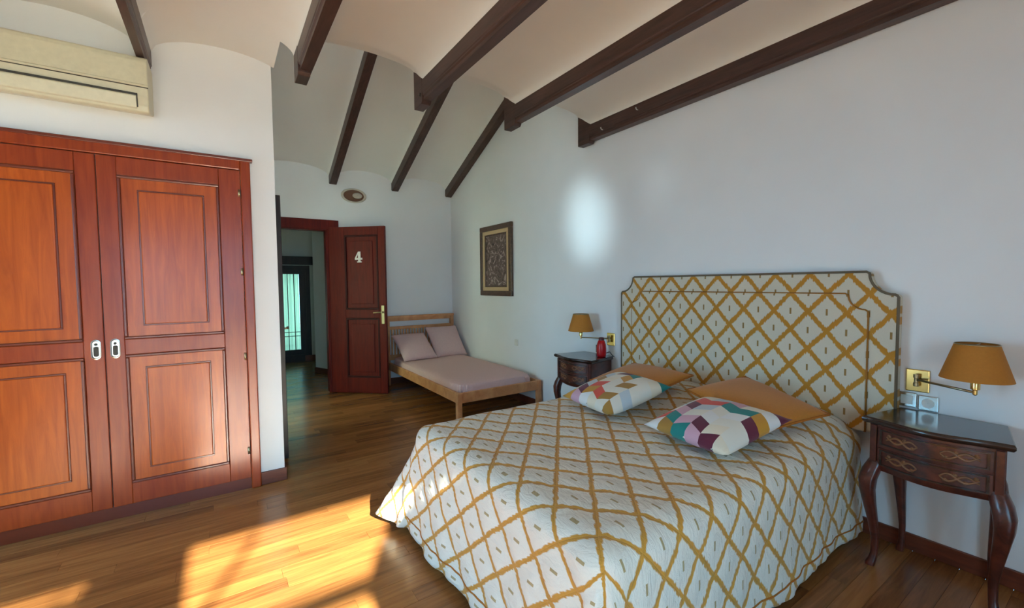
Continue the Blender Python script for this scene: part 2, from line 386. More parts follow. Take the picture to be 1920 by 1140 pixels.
for i, x in enumerate(rl):
    t = thing('sloping_rafter', (x+.04, 4.3, rz(4.3)), rn[i], 'beam', 'dark rafters under the sloping ceiling', 'structure')
    build('timber', MB().prism([(2.86, rz(2.86)), (YB-.03, rz(YB-.03)), (YB, rz(YB)+.03), (YB, rz(YB)+.2), (2.86, rz(2.86)+.2)], 'x', x, min(x+BW, W)), 'beam', t, bevel=.005)

# ------------------------------------------------------------------ terrace doors behind the camera, terrace, hall
def french(name, xa, xb, zt, label, rails, stiles):
    t = thing(name, ((xa+xb)/2, YW-.1, 0), label, 'window', kind='structure')
    fr = MB().quadring((xa, xb, 0, zt), (xa+.04, xb-.04, .05, zt-.04), YW-.13, YW-.07)
    build('frame', fr, 'win', t)
    for z in rails: build('rail', B(xa+.04, xb-.04, YW-.12, YW-.08, z-.025, z+.025), 'win', t)
    for x in stiles: build('stile', B(x-.008, x+.008, YW-.12, YW-.08, .05, zt-.04), 'win', t)
    build('pane', B(xa+.04, xb-.04, YW-.102, YW-.098, .05, zt-.04), 'glass', t)
french('window_1', -1.2, -.51, 2.085, 'glazed terrace door towards the side wall', [1.97], [-.62])
french('window_2', -.21, 1.15, 2.12, 'glazed terrace door towards the big bed', [1.69], [])
t = thing('window_3', (XL-.1, 2.5, 0), 'narrow glazed terrace door in the side wall', 'window', kind='structure')
fr = MB()
for (ya, yb_, za, zb) in ((1.9, 3.10, 2.07, 2.12), (1.9, 3.10, 0, .05), (1.9, 1.95, .05, 2.07), (3.05, 3.10, .05, 2.07), (2.47, 2.53, .05, 2.07)): fr.box(XL-.13, XL-.07, ya, yb_, za, zb)
build('frame', fr, 'win', t)
for ya, yb_ in ((1.95, 2.47), (2.53, 3.05)): build('pane', B(XL-.102, XL-.098, ya, yb_, .05, 2.07), 'glass', t)
t = thing('fill_window', (-.95, 4.85, .35), 'frosted window of an unseen side room, added to brighten the passage', 'window', kind='structure')  # added with its room to send daylight into the far end
build('frame', MB().box(-.98, -.92, 4.2, 5.5, 2.2, 2.25).box(-.98, -.92, 4.2, 5.5, .35, .40).box(-.98, -.92, 4.2, 4.25, .40, 2.2).box(-.98, -.92, 5.45, 5.5, .40, 2.2).box(-.98, -.92, 4.82, 4.88, .40, 2.2), 'win', t)
for ya, yb_ in ((4.25, 4.82), (4.88, 5.45)): build('pane', B(-.952, -.948, ya, yb_, .40, 2.2), 'frost', t)
# unseen linen drape added at the second door, edge shaped to bound the sun patch
def folds(name, prof, mat, parent=None, amp=.02, per=.09, y=YW+.06, nx=60, nz=24):
    mb = MB(); z0, z1 = prof[0][0], prof[-1][0]
    for j in range(nz+1):
        z = z0+(z1-z0)*j/nz
        for q in range(len(prof)-1):
            if prof[q][0] <= z <= prof[q+1][0]+1e-6:
                k = (z-prof[q][0])/(prof[q+1][0]-prof[q][0]); xa = prof[q][1]+(prof[q+1][1]-prof[q][1])*k; xb = prof[q][2]+(prof[q+1][2]-prof[q][2])*k
        for i in range(nx+1):
            x = xa+(xb-xa)*i/nx; mb.v.append((x, y+amp*math.sin(i/nx*(prof[0][2]-prof[0][1])/per*2*math.pi), z))
    for j in range(nz):
        for i in range(nx):
            a = j*(nx+1)+i; mb.f.append((a, a+1, a+nx+2, a+nx+1))
    o = build(name, mb, mat, parent, True); s = o.modifiers.new('thick', 'SOLIDIFY'); s.thickness = .002; return o
tag(folds('curtain', [(.02, .46, 1.3), (1.60, .48, 1.3), (1.70, .58, 1.3), (1.80, .70, 1.3), (1.92, .79, 1.3), (2.14, .93, 1.3)], 'drape'), 'unseen linen drape at the terrace door, shaped to cut the sun patch', 'curtain')
tag(build('shadow_bar', MB().tube([(-.21, YW-.35, 1.80), (.11, YW-.35, 2.16)], .014, 8), 'white', None, True), 'slanting white bar outside the terrace door, added to cast a shadow', 'awning arm')  # unseen bar placed for the slanting shadow line across the sun patch
tag(build('terrace', B(-12, 9, -12, YW-.2, -.12, -.03).box(-12, XL-.2, YW-.2, 9, -.12, -.03), 'terrace'), 'tiled terrace outside the glazed doors', 'terrace', kind='structure')
# hall beyond the open door
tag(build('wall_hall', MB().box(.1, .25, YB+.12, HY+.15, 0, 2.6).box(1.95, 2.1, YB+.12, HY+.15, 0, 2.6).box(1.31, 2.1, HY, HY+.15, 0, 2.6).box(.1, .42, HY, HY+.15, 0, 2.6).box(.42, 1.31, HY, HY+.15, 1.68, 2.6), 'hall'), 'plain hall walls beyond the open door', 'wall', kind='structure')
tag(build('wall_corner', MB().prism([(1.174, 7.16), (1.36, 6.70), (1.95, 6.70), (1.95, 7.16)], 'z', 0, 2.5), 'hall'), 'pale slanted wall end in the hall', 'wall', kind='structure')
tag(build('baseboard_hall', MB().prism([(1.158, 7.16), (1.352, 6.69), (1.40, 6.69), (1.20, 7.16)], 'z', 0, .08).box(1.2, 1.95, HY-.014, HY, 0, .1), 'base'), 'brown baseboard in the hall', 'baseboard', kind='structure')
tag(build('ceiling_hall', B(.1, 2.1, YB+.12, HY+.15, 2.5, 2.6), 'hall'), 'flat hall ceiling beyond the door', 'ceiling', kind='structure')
t = thing('door_2', (.86, HY, 0), 'dark framed glazed door with a sheer curtain in the hall', 'door', kind='structure')
build('frame', MB().quadring((.42, 1.31, 0, 1.68), (.50, 1.24, .12, 1.60), HY-.01, HY+.06), 'halldoor', t)
build('leaf', MB().quadring((.50, 1.24, .12, 1.60), (.60, 1.14, .21, 1.53), HY, HY+.045), 'halldoor', t)
build('pane', B(.60, 1.14, HY+.02, HY+.024, .21, 1.53), 'hglass', t)
for x in (.72, .84, .96, 1.06): build('bar', B(x-.006, x+.006, HY+.03, HY+.042, .21, 1.53), 'halldoor', t)
for z in (.45, .52): build('rail', B(.60, 1.14, HY+.03, HY+.042, z-.006, z+.006), 'halldoor', t)
tag(build('roller_blind_box', B(.3, 1.38, HY-.14, HY-.001, 1.69, 1.83), 'halldoor', bevel=.006), 'dark wooden blind box above the hall door', 'blind box')
o = folds('sheer_curtain', [(.2, .6, 1.14), (1.54, .6, 1.14)], 'sheer', None, .012, .07, HY+.075, 90, 4); tag(o, 'mint sheer curtain behind the hall door glass', 'curtain')

tag(build('shading_roof', MB().box(-1.5, 3.2, HY+.15, HY+1.9, 2.35, 2.5).box(-1.5, -1.35, HY+1.75, HY+1.9, -.03, 2.35).box(3.05, 3.2, HY+1.75, HY+1.9, -.03, 2.35), 'hall'), 'plain unseen roof added to shade the hall door', 'roof', kind='structure')  # roof on posts added to cut the sky light through the hall glass
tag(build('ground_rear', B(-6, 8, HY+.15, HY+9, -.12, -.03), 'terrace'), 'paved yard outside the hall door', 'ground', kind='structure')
# casing on the wardrobe block's far side (dark edge seen past its corner)
t = thing('door_3', (XC, 4.40, 0), 'dark door folded back against the far side of the wardrobe block', 'door', kind='structure')
build('casing', MB().box(XC, XC+.02, 4.30, 4.38, 0, 2.17).box(XC, XC+.02, 5.30, 5.38, 0, 2.17).box(XC, XC+.02, 4.38, 5.30, 2.09, 2.17), 'halldoor', t, bevel=.004)
build('leaf', MB().prism([(XC+.022, 4.36), (XC+.062, 4.36), (XC+.068, 3.66), (XC+.028, 3.66)], 'z', .01, 2.0), 'halldoor', t, bevel=.003)
build('handle', MB().tube([(XC+.066, 3.72, 1.0), (XC+.10, 3.72, 1.0), (XC+.105, 3.82, 1.0)], .008, 8), 'brassd', t, True)

# ------------------------------------------------------------------ room door with the number 4
t = thing('door_1', (1.12, YB, 0), 'open dark red wooden door with a white number 4', 'door', kind='structure')
cs = MB().box(1.105, 1.235, YB-.022, YB, 0, 2.125).box(.30, .43, YB-.022, YB, 0, 2.125).box(.43, 1.105, YB-.022, YB, 2.005, 2.125)
cs.box(1.085, 1.12, YB, YB+.12, 0, 2.03).box(.42, .455, YB, YB+.12, 0, 2.03).box(.455, 1.085, YB, YB+.12, 1.995, 2.03)
build('casing', cs, 'door', t, bevel=.004)
DL = .715
leaf = bpy.data.objects.new('leaf', None); leaf.parent = t; leaf.location = (1.109-1.12, 5.624-YB, 0); COL.objects.link(leaf)
leaf.rotation_euler = (0, 0, math.atan2(5.149-5.624, 1.629-1.109))
def lf(name, mb, mat, par=leaf, **k):
    me_off = MB(); 
    o = build(name, mb, mat, None, **k); o.parent = par; return o
lf('stile', B(0, .2, 0, .04, .012, 2.03).box(.63, DL, 0, .04, .012, 2.03).box(.2, .63, 0, .04, 1.93, 2.03).box(.2, .63, 0, .04, .93, 1.03).box(.2, .63, 0, .04, .012, .2), 'door', bevel=.003)
for za, zb in ((1.03, 1.93), (.2, .93)):
    lf('panel', B(.2, .63, .012, .03, za, zb), 'door')
    lf('moulding', MB().quadring((.2, .63, za, zb), (.222, .608, za+.022, zb-.022), -.004, .014), 'doord', bevel=.004)
    lf('raised_field', B(.27, .56, .002, .014, za+.07, zb-.07), 'door', bevel=.008)
# digit 4 (slab serif), flat on the front of the leaf (front faces -y in leaf space)
d4 = MB()
def dp(pts): d4.prism([(.335+p[0]*.1, 1.60+p[1]*.13) for p in pts], 'y', -.004, .003)
dp([(.42, 1.0), (.72, 1.0), (.72, .0), (.42, .0)]); dp([(0, .25), (.95, .25), (.95, .42), (0, .42)]); dp([(.0, .40), (.2, .40), (.55, 1.0), (.42, 1.0)]); dp([(.28, 0), (.86, 0), (.86, .1), (.28, .1)])
lf('number', d4, 'digit')
hd = MB().box(.66, .695, -.006, 0, .86, 1.08).lathe([(.011, 0), (.011, -.045)], (.678, -.004, 1.0), 10, 'y', True).tube([(.678, -.045, 1.0), (.63, -.05, 1.0), (.575, -.045, .995)], .008, 8)
lf('handle', hd, 'brassd')
# leaf children are sub-parts of the leaf
# ------------------------------------------------------------------ oval wall fitting
t = thing('oval_wall_fitting', (1.43, YB, 2.45), 'cream rimmed oval wall fitting with a brown opening above the door', 'wall fitting')
def oval(prof, c, n=40):
    mb = MB(); rings = [[(c[0]+r*.15*math.cos(2*math.pi*j/n), c[1]-h, c[2]+r*.088*math.sin(2*math.pi*j/n)) for j in range(n)] for r, h in prof]
    return mb.loft(rings, True, False)
build('rim', oval([(1.0, 0), (1.03, .015), (1.0, .03), (.92, .034), (.84, .026), (.80, .0)], (1.43, YB, 2.45)), 'cream', t, True)
build('bowl', oval([(.82, .012), (.6, .006), (.05, .004)], (1.43, YB, 2.45)), 'terra', t, True)
build('cap', oval([(.40, .006), (.38, .02), (.2, .028), (.02, .03)], (1.475, YB, 2.455)), 'cream', t, True)

# ------------------------------------------------------------------ built-in wardrobe
t = thing('wardrobe', (-.547, YQ, 0), 'built-in glossy cherry wood wardrobe with two panelled doors', 'wardrobe')
build('casing', MB().box(.128, .182, YQ-.034, YQ, 0, 2.13).box(-1.276, -1.222, YQ-.034, YQ, 0, 2.13).box(-1.222, .128, YQ-.034, YQ, 2.062, 2.13), 'wardf', t, bevel=.006)
build('cornice_strip', B(-1.29, .196, YQ-.042, YQ, 2.118, 2.136), 'groove', t, bevel=.003)
build('plinth', B(-1.222, .128, YQ-.012, YQ, 0, .072), 'groove', t)
YD = YQ-.03
for s in (1, -1):
    xa, xb = (-.545, .126) if s == 1 else (-1.220, -.549)
    mx = lambda x: x if s == 1 else -1.094-x
    dr = build('door', B(xa, xb, YD+.008, YQ-.001, .076, 2.058), 'wardf', t)
    st = MB()
    ox0, ox1 = (-.462, .012)
    P = ((1.03, 1.957), (.195, .942))
    a, b = sorted((mx(ox0), mx(ox1)))
    st.box(xa, a, YD, YD+.008, .076, 2.058).box(b, xb, YD, YD+.008, .076, 2.058)
    for z0, z1 in ((.076, .195), (.942, 1.03), (1.957, 2.058)): st.box(a, b, YD, YD+.008, z0, z1)
    build('rail_frame', st, 'wardf', dr, bevel=.003)
    for z0, z1 in P:
        build('moulding', MB().quadring((a, b, z0, z1), (a+.016, b-.016, z0+.016, z1-.016), YD-.006, YD+.008), 'groove', dr, bevel=.005)
        build('outer_field', B(a+.016, b-.016, YD+.003, YD+.0085, z0+.016, z1-.016), 'ward', dr)
        i0, i1, k0, k1 = a+.092, b-.084, z0+.082, z1-.083
        build('inner_moulding', MB().quadring((i0-.008, i1+.008, k0-.008, k1+.008), (i0+.002, i1-.002, k0+.002, k1-.002), YD-.001, YD+.004), 'groove', dr, bevel=.002)
        build('raised_panel', B(i0, i1, YD-.006, YD+.004, k0, k1), 'ward', dr, bevel=.006, seg=3)
    hx = -.503 if s == 1 else -.583
    # oval flush pull
    def stad(w, h, n=10):
        r = w/2; return [(hx+r*math.cos(q*math.pi/n), .983+h/2-r+r*math.sin(q*math.pi/n)) for q in range(n+1)]+[(hx-r*math.cos(q*math.pi/n), .983-h/2+r-r*math.sin(q*math.pi/n)) for q in range(n+1)]
    rings = []
    for w_, h_, y in ((.044, .112, YD+.001), (.042, .110, YD-.006), (.034, .100, YD-.007), (.030, .094, YD-.002)): rings.append([(p[0], y, p[1]) for p in stad(w_, h_)])
    build('pull_plate', MB().loft(rings, True, True), 'chrome', dr, True, auto=True)
    build('finger_recess', MB().prism([(p[0]*.9+hx*.1, (p[1]-.973)*.62+.966) for p in stad(.024, .09)], 'y', YD-.0035, YD-.001), 'dark', dr)
    build('keyhole', MB().lathe([(.007, 0), (.007, -.004)], (hx, YD-.0015, 1.012), 12, 'y', True), 'dark', dr)
    for z in (1.916, 1.418, .876, .258):
        build('hinge', MB().lathe([(.006, -.022), (.007, 0), (.006, .022)], (mx(.118), YD-.004, z), 8, 'z', True), 'brassd', dr, True)

# ------------------------------------------------------------------ air conditioner
t = thing('air_conditioner', (-.70, YQ, 2.26), 'yellowed white split air conditioner over the wardrobe', 'air conditioner')
x0, x1 = -1.12, -.287
sec = [(YQ, 2.565), (3.10, 2.565), (3.072, 2.55), (3.066, 2.53), (3.060, 2.41), (3.072, 2.30), (3.082, 2.272), (3.10, 2.266), (YQ, 2.318)]
build('case', MB().prism(sec, 'x', x0, x1), 'ac', t, bevel=.006)
build('front_ridge', MB().prism([(3.062, 2.412), (3.054, 2.405), (3.054, 2.398), (3.064, 2.394)], 'x', x0, x1+.001), 'ac', t)
build('seam', MB().prism([(3.0595, 2.397), (3.0585, 2.392), (3.064, 2.392)], 'x', x0, x1+.001), 'dark', t)
build('louvre', MB().prism([(3.0585, 2.348), (3.052, 2.34), (3.066, 2.285), (3.078, 2.28)], 'x', x0+.05, x1-.05), 'ac', t, bevel=.003)
build('vent_gap', MB().prism([(3.061, 2.358), (3.058, 2.358), (3.060, 2.348), (3.066, 2.348)], 'x', x0+.045, x1-.045), 'dark', t)
build('louvre_edge', MB().prism([(3.06, 2.350), (3.058, 2.350), (3.0695, 2.29), (3.074, 2.29)], 'x', x1-.05, x1-.045), 'dark', t)

# ------------------------------------------------------------------ framed picture
t = thing('framed_picture', (W, 4.445, 1.18), 'dark framed engraving with a pale gold border above the pine bed', 'picture')
def yzframe(o, i, xa, xb):
    mb = MB()
    for (ya, yb_, za, zb) in ((o[0], o[1], i[3], o[3]), (o[0], o[1], o[2], i[2]), (o[0], i[0], i[2], i[3]), (i[1], o[1], i[2], i[3])): mb.box(xa, xb, ya, yb_, za, zb)
    return mb
O = (4.09, 4.80, 1.183, 2.032)
def ins(o, d): return (o[0]+d, o[1]-d, o[2]+d, o[3]-d)
build('frame', yzframe(O, ins(O, .06), W-.035, W-.001), 'frame', t, bevel=.006)
build('gold_slip', yzframe(ins(O, .06), ins(O, .105), W-.028, W-.001), 'gold', t, bevel=.004)
build('inner_frame', yzframe(ins(O, .105), ins(O, .125), W-.022, W-.001), 'frame', t, bevel=.003)
build('print', B(W-.014, W-.001, O[0]+.125, O[1]-.125, O[2]+.125, O[3]-.125), 'art', t)

# ------------------------------------------------------------------ sockets and switches
def plate(name, y, z, label, group=None, mat='chrome', s=.036, rnd=True):
    t = thing(name, (W, y, z), label, 'socket', group)
    build('cover_plate', B(W-.01, W, y-s, y+s, z-s, z+s), mat, t, bevel=.004)
    build('insert', B(W-.013, W-.009, y-s*.6, y+s*.6, z-s*.6, z+s*.6) if not rnd else MB().lathe([(s*.62, 0), (s*.62, -.004), (s*.5, -.003), (.001, -.001)], (W-.009, y, z), 20, 'x'), 'white', t, bevel=0)
    return t
plate('light_switch', .662, .742, 'shiny rocker switch beside the headboard, left of the socket', mat='chrome', rnd=False)
plate('wall_socket', .585, .737, 'shiny round wall socket under the near brass lamp', mat='chrome')
plate('wall_socket', 2.746, .74, 'dark wall socket behind the far nightstand', mat='black', s=.034)
plate('wall_socket', 4.039, .658, 'white wall socket above the pine bed', mat='white')

# ------------------------------------------------------------------ nightstands
def dep(y): return .288+.052*math.cos(math.pi*y/.47)**2
def nightstand(loc, label):
    t = thing('nightstand', loc, label, 'nightstand', 'carved rosewood nightstands')
    lx, ly, lz = loc
    hw = .210
    def plan(off, h=hw, n=28):
        pts = [(lx-.004, ly-h+.052-off*.8), (lx-.004, ly+h-.052+off*.8)]
        for k in range(n+1):
            y = (h+off)*(1-2*k/n); pts.append((lx-dep(min(max(y, -.235), .235))-off, ly+y))
        return pts
    ring = lambda off, z, h=hw: [(p[0], p[1], lz+z) for p in plan(off, h)]
    build('carcass', MB().loft([ring(-.012, .455), ring(-.004, .47), ring(0, .49), ring(0, .668)]), 'rose', t, True, auto=True)
    build('top', MB().loft([ring(.006, .668), ring(.018, .672), ring(.026, .682), ring(.026, .692), ring(.020, .70)]), 'rosetop', t, True, auto=True)
    def curved(y0, y1, z0, z1, o0, o1, n=16):
        mb = MB(); rings = []
        for k in range(n+1):
            y = y0+(y1-y0)*k/n; d = dep(y); rings.append([(lx-d-o0, ly+y, lz+z0), (lx-d-o1, ly+y, lz+z0), (lx-d-o1, ly+y, lz+z1), (lx-d-o0, ly+y, lz+z1)])
        return mb.loft(rings)
    def add(a, b): a.add(b.v, b.f); return a
    for z0, z1 in ((.578, .655), (.484, .563)):
        dr = build('drawer', curved(-.178, .178, z0, z1, -.004, .006), 'rose', t, True, auto=True)
        m = MB()
        for a in ((-.17, .17, z0+.004, z0+.010), (-.17, .17, z1-.010, z1-.004), (-.17, -.162, z0+.01, z1-.01), (.162, .17, z0+.01, z1-.01)): add(m, curved(*a, .004, .011))
        build('moulding', m, 'rosetop', dr, True, auto=True)
        for sgn in (-1, 1):
            c = MB(); zc = (z0+z1)/2
            for k in range(2):
                pts = []
                for q in range(25):
                    u = q/24; y = sgn*(.035+.11*u); z = zc+(.016*math.sin(u*7+k*math.pi))*(1-.3*u); pts.append((lx-dep(y)-.007, ly+y, lz+z))
                c.tube(pts, [.003+.0025*math.sin(math.pi*q/24) for q in range(25)], 5)
            for q in range(4):
                y = sgn*(.05+.028*q); c.lathe([(.0005, -.012), (.007, -.008), (.009, -.004)], (lx-dep(y)+.0, ly+y, lz+zc+(.012 if q % 2 else -.012)), 7, 'x')
            build('carving', c, 'carve', dr, True)
    for sy in (-1, 1):
        build('corner_stile', curved(min(sy*.183, sy*.208), max(sy*.183, sy*.208), .46, .665, -.004, .010, 4), 'rose', t, bevel=.003)
    for sy in (-1, 1):
        for sx in (0, 1):
            bx = lx-.275 if sx else lx-.035; by = ly+sy*(.19 if sx else .15)
            dirv = Vector((-.75 if sx else 0, sy*.75, 0))
            prof = [(.50, -.004, .028), (.455, .016, .033), (.41, .030, .033), (.36, .031, .029), (.29, .020, .024), (.21, .006, .019), (.13, -.005, .015), (.06, -.004, .0135), (.03, .002, .0155), (.012, .010, .018), (0, .012, .017)]
            rings = []
            for z, o, r_ in prof:
                if not sx: o *= .55; r_ *= .85
                c = Vector((bx, by, lz+z))+dirv*o
                rings.append([c+Vector((r_*math.copysign(abs(math.cos(a))**.7, math.cos(a)), r_*math.copysign(abs(math.sin(a))**.7, math.sin(a)), 0)) for a in (2*math.pi*q/14 for q in range(14))])
            build('leg', MB().loft(rings), 'rose', t, True, auto=True)
    return t
ns = nightstand((W-.016, .505, 0), 'carved rosewood nightstand under the near brass lamp')
dup(ns, (W-.016, 2.74, 0), 'carved rosewood nightstand holding the red container')

# ------------------------------------------------------------------ swing-arm wall lamps
def lamp(loc, label):
    t = thing('wall_lamp', loc, label, 'lamp', 'brass swing-arm wall lamps')
    x, y, z = loc; sx, sy, sz = x-.155, y-.215, z+.065
    build('wall_plate', B(x-.012, x, y-.043, y+.043, z-.054, z+.054), 'brass', t, bevel=.004)
    build('pivot', MB().lathe([(.006, -.03), (.011, -.028), (.011, -.012), (.008, -.010), (.008, .010), (.011, .012), (.011, .028), (.006, .03)], (x-.03, y, z+.005), 14, 'z', True).lathe([(.006, 0), (.006, -.022)], (x-.010, y, z+.005), 10, 'x', True), 'brassd', t, True, auto=True)
    build('arm', MB().tube([(x-.03, y, z+.008), (sx, sy, z+.008)], .0055, 10), 'brassd', t, True)
    build('socket', MB().lathe([(.004, -.012), (.008, -.008), (.008, .01), (.015, .014), (.016, .05), (.013, .055)], (sx, sy, z+.008), 16, 'z', True), 'brass', t, True, auto=True)
    sh = build('shade', MB().lathe([(.112, 0), (.068, .148), (.0665, .148), (.1105, 0), (.112, 0)], (sx, sy, sz), 40), 'shade', t, True, auto=True)
    build('shade_ring', MB().lathe([(.0685, .146), (.0695, .148), (.068, .1505), (.066, .149)], (sx, sy, sz), 40).tube([(sx-.066, sy, sz+.145), (sx+.066, sy, sz+.145)], .002, 6).tube([(sx, sy-.066, sz+.145), (sx, sy+.066, sz+.145)], .002, 6).tube([(sx, sy, sz+.145), (sx, sy, sz+.0)], .003, 6), 'brassd', sh, True)
    return t
lm = lamp((W, .625, .84), 'mustard shaded brass wall lamp over the near nightstand')
dup(lm, (W, 2.60, .84), 'mustard shaded brass wall lamp over the far nightstand', (1, -1, 1))
# red container on the far nightstand
cx, cy = 2.655, 2.60
t = thing('red_container', (cx, cy, .70), 'small red rounded container on the far nightstand', 'container')
build('body', MB().lathe([(.0, 0), (.036, .001), (.040, .02), (.041, .07), (.037, .11), (.028, .135), (.022, .142)], (cx, cy, .70), 24), 'red', t, True)
build('cap', MB().lathe([(.023, .138), (.023, .160), (.018, .166), (0, .167)], (cx, cy, .70), 20), 'maroon', t, True)
build('cord', MB().tube([(cx+.03, cy-.02, .73), (cx+.045, cy-.05, .745), (cx+.055, cy-.075, .715), (cx+.065, cy-.085, .704)], .004, 6), 'black', t, True)

# ------------------------------------------------------------------ upholstered headboard
t = thing('headboard', (W, 1.555, .56), 'tall ikat fabric headboard with scooped corners behind the big bed', 'headboard')
def scoop(hw, top, step, drop, bot, n=9):
    pts = [(1.555+hw, bot), (1.555+hw, top-drop-.008), (1.555+hw-.006, top-drop)]
    cxx, czz = hw-step*.12, top
    for k in range(n+1):
        a = k/n; y = hw-.012-(step-.02)*a; z = top-drop+drop*(a**2.2) - .0
        # concave: bulge towards lower inner
        y = hw-.012-(step-.012)*math.sin(a*math.pi/2); z = top-drop+.004+(drop-.012)*(1-math.cos(a*math.pi/2))
        pts.append((1.555+y, z))
    pts.append((1.555+hw-step-.012, top))
    return pts+[(3.11-p[0], p[1]) for p in reversed(pts)]
o1 = scoop(.867, 1.368, .115, .118, .555); o2 = scoop(.752, 1.256, .085, .085, .555)
def uvbuild(name, mb, mat, par, f, **k):
    mb.uv = [f(p) for p in mb.v]; return build(name, mb, mat, par, **k)
uvbuild('border', MB().prism(o1, 'x', W-.075, W-.001), 'head', t, lambda p: (p[1]-1.512, p[2]-1.156+.103), bevel=.012, seg=3)
uvbuild('centre_panel', MB().prism(o2, 'x', W-.090, W-.07), 'head', t, lambda p: (p[1]-1.512, p[2]-1.156+.103), bevel=.012, seg=3)
build('outer_piping', MB().tube([(W-.072, p[0], p[1]) for p in o1], .0065, 8), 'pipe', t, True)
build('inner_piping', MB().tube([(W-.080, p[0], p[1]) for p in o2], .0055, 8), 'pipeo', t, True)

# ------------------------------------------------------------------ big bed
BX0, BX1, BY0, BY1, BZ = .845, 2.675, .815, 2.245, .565
t = thing('double_bed', (1.75, 1.53, 0), 'low double bed base and mattress under the patterned quilt', 'bed')
build('bed_base', B(BX0+.10, BX1, BY0+.1, BY1-.1, .16, .30), 'halldoor', t, bevel=.01)
build('mattress', B(BX0+.07, BX1, BY0+.07, BY1-.07, .30, .53), 'mat', t, bevel=.04, seg=4)
for x in (BX0+.2, BX1-.15):
    for y in (BY0+.18, BY1-.18): build('leg', MB().lathe([(.02, 0), (.028, .16)], (x, y, 0), 14, 'z', True), 'black', t, True)
# quilt as a draped sheet; cloth coordinates (s along the bed, q across it)
def noise1(a, b):
    return math.sin(a*7.3+b*3.1)*.5+math.sin(a*13.7-b*9.2+1.3)*.3+math.sin(a*3.9+b*17.1+.4)*.2
RE, LN = .075, .56
def drape(s, q):
    ix0, iy0, iy1 = BX0+RE, BY0+RE, BY1-RE
    a = max(0, ix0-s); b = max(0, iy0-q); sg = -1
    if q > iy1: b = q-iy1; sg = 1
    x = max(s, ix0); y = min(max(q, iy0), iy1)
    # puffed top with pillows under the head end
    h = (min(max((s-1.98)/.42, 0), 1)); h = h*h*(3-2*h)
    e = min(1, max(0, min(q-iy0+.02, iy1-q+.02)/.22)); pil = .075*h*math.sqrt(max(e, 0))*(1-.35*math.exp(-((q-1.53)/.12)**2))
    z = BZ+pil+.006*noise1(s*1.2, q*1.3)
    pu = (s/.178+(q-1.53)/.206); pv = (s/.178-(q-1.53)/.206)
    puff = .009*math.sqrt(abs(math.sin(math.pi*pu)*math.sin(math.pi*pv)))
    if a == 0 and b == 0: return (x, y, z+puff)
    d = max(a, b)
    if a > 0 and b > 0:
        m = math.hypot(a, b); nx, ny = -a/m, sg*b/m; k = min(a, b)/d
    else: nx, ny, k = (-1 if a > 0 else 0), (sg if b > 0 else 0), 0
    th = d/RE
    if th < math.pi/2: out, dz = RE*math.sin(th), RE*(1-math.cos(th))
    else:
        l = d-RE*math.pi/2; out, dz = RE+l*(.15 if a > 0 else .03), RE+l
        g = l/(LN-RE*1.57)
        fl = (.17 if sg > 0 else .10)*k**.8*g**1.3*(1 if sg > 0 else .8)
        ang = math.atan2(b, a)
        out += fl+(.035*k*g*math.sin(ang*(11 if sg > 0 else 13)+.6))
        al = q if a > b else s
        out += g*(.010*math.sin(al*7+.8)+.005*math.sin(al*17+2)+.005*noise1(al*4, dz*6)) * (1-k*.5)
        if a > 0: dz += .006*g*math.sin(al*4)
    hem = .035*min(1, max(0, (d-(LN-.06))/.005)) if 0 else 0
    zz = max(z-dz, .035+.01*math.sin(s*9+q*7))
    p = puff*.9
    return (x+nx*(out+p), y+ny*(out+p), zz)
mb = MB(); mb.uv = []
NS, NQ = 150, 156
s0, s1, q0, q1 = BX0+RE-LN, BX1, BY0+RE-LN, BY1-RE+LN
for i in range(NS+1):
    for j in range(NQ+1):
        s = s0+(s1-s0)*i/NS; q = q0+(q1-q0)*j/NQ
        mb.v.append(drape(s, q)); mb.uv.append((s-.03, q-1.53))
for i in range(NS):
    for j in range(NQ):
        a = i*(NQ+1)+j; mb.f.append((a, a+1, a+NQ+2, a+NQ+1))
o = build('quilt', mb, 'spread', None, True); tag(o, 'gold and cream ikat quilt draped over the double bed', 'quilt')
sm = o.modifiers.new('thick', 'SOLIDIFY'); sm.thickness = .008; sm.offset = -1
# stitched seam above the hem, along the near side and the foot
pts = []
for i in range(121):
    u = BX1-.005-(BX1-BX0-RE)*i/120; p = drape(u, BY0+RE-LN+.055); pts.append((p[0], p[1]-.001, p[2]))
build('hem_seam', MB().tube(pts, .0035, 6), 'mustp', o, True)
pts = []
for i in range(101):
    q = BY0+RE+(BY1-BY0-2*RE)*i/100; p = drape(BX0+RE-LN+.055, q); pts.append((p[0]-.001, p[1], p[2]))
build('hem_seam', MB().tube(pts, .0035, 6), 'mustp', o, True)

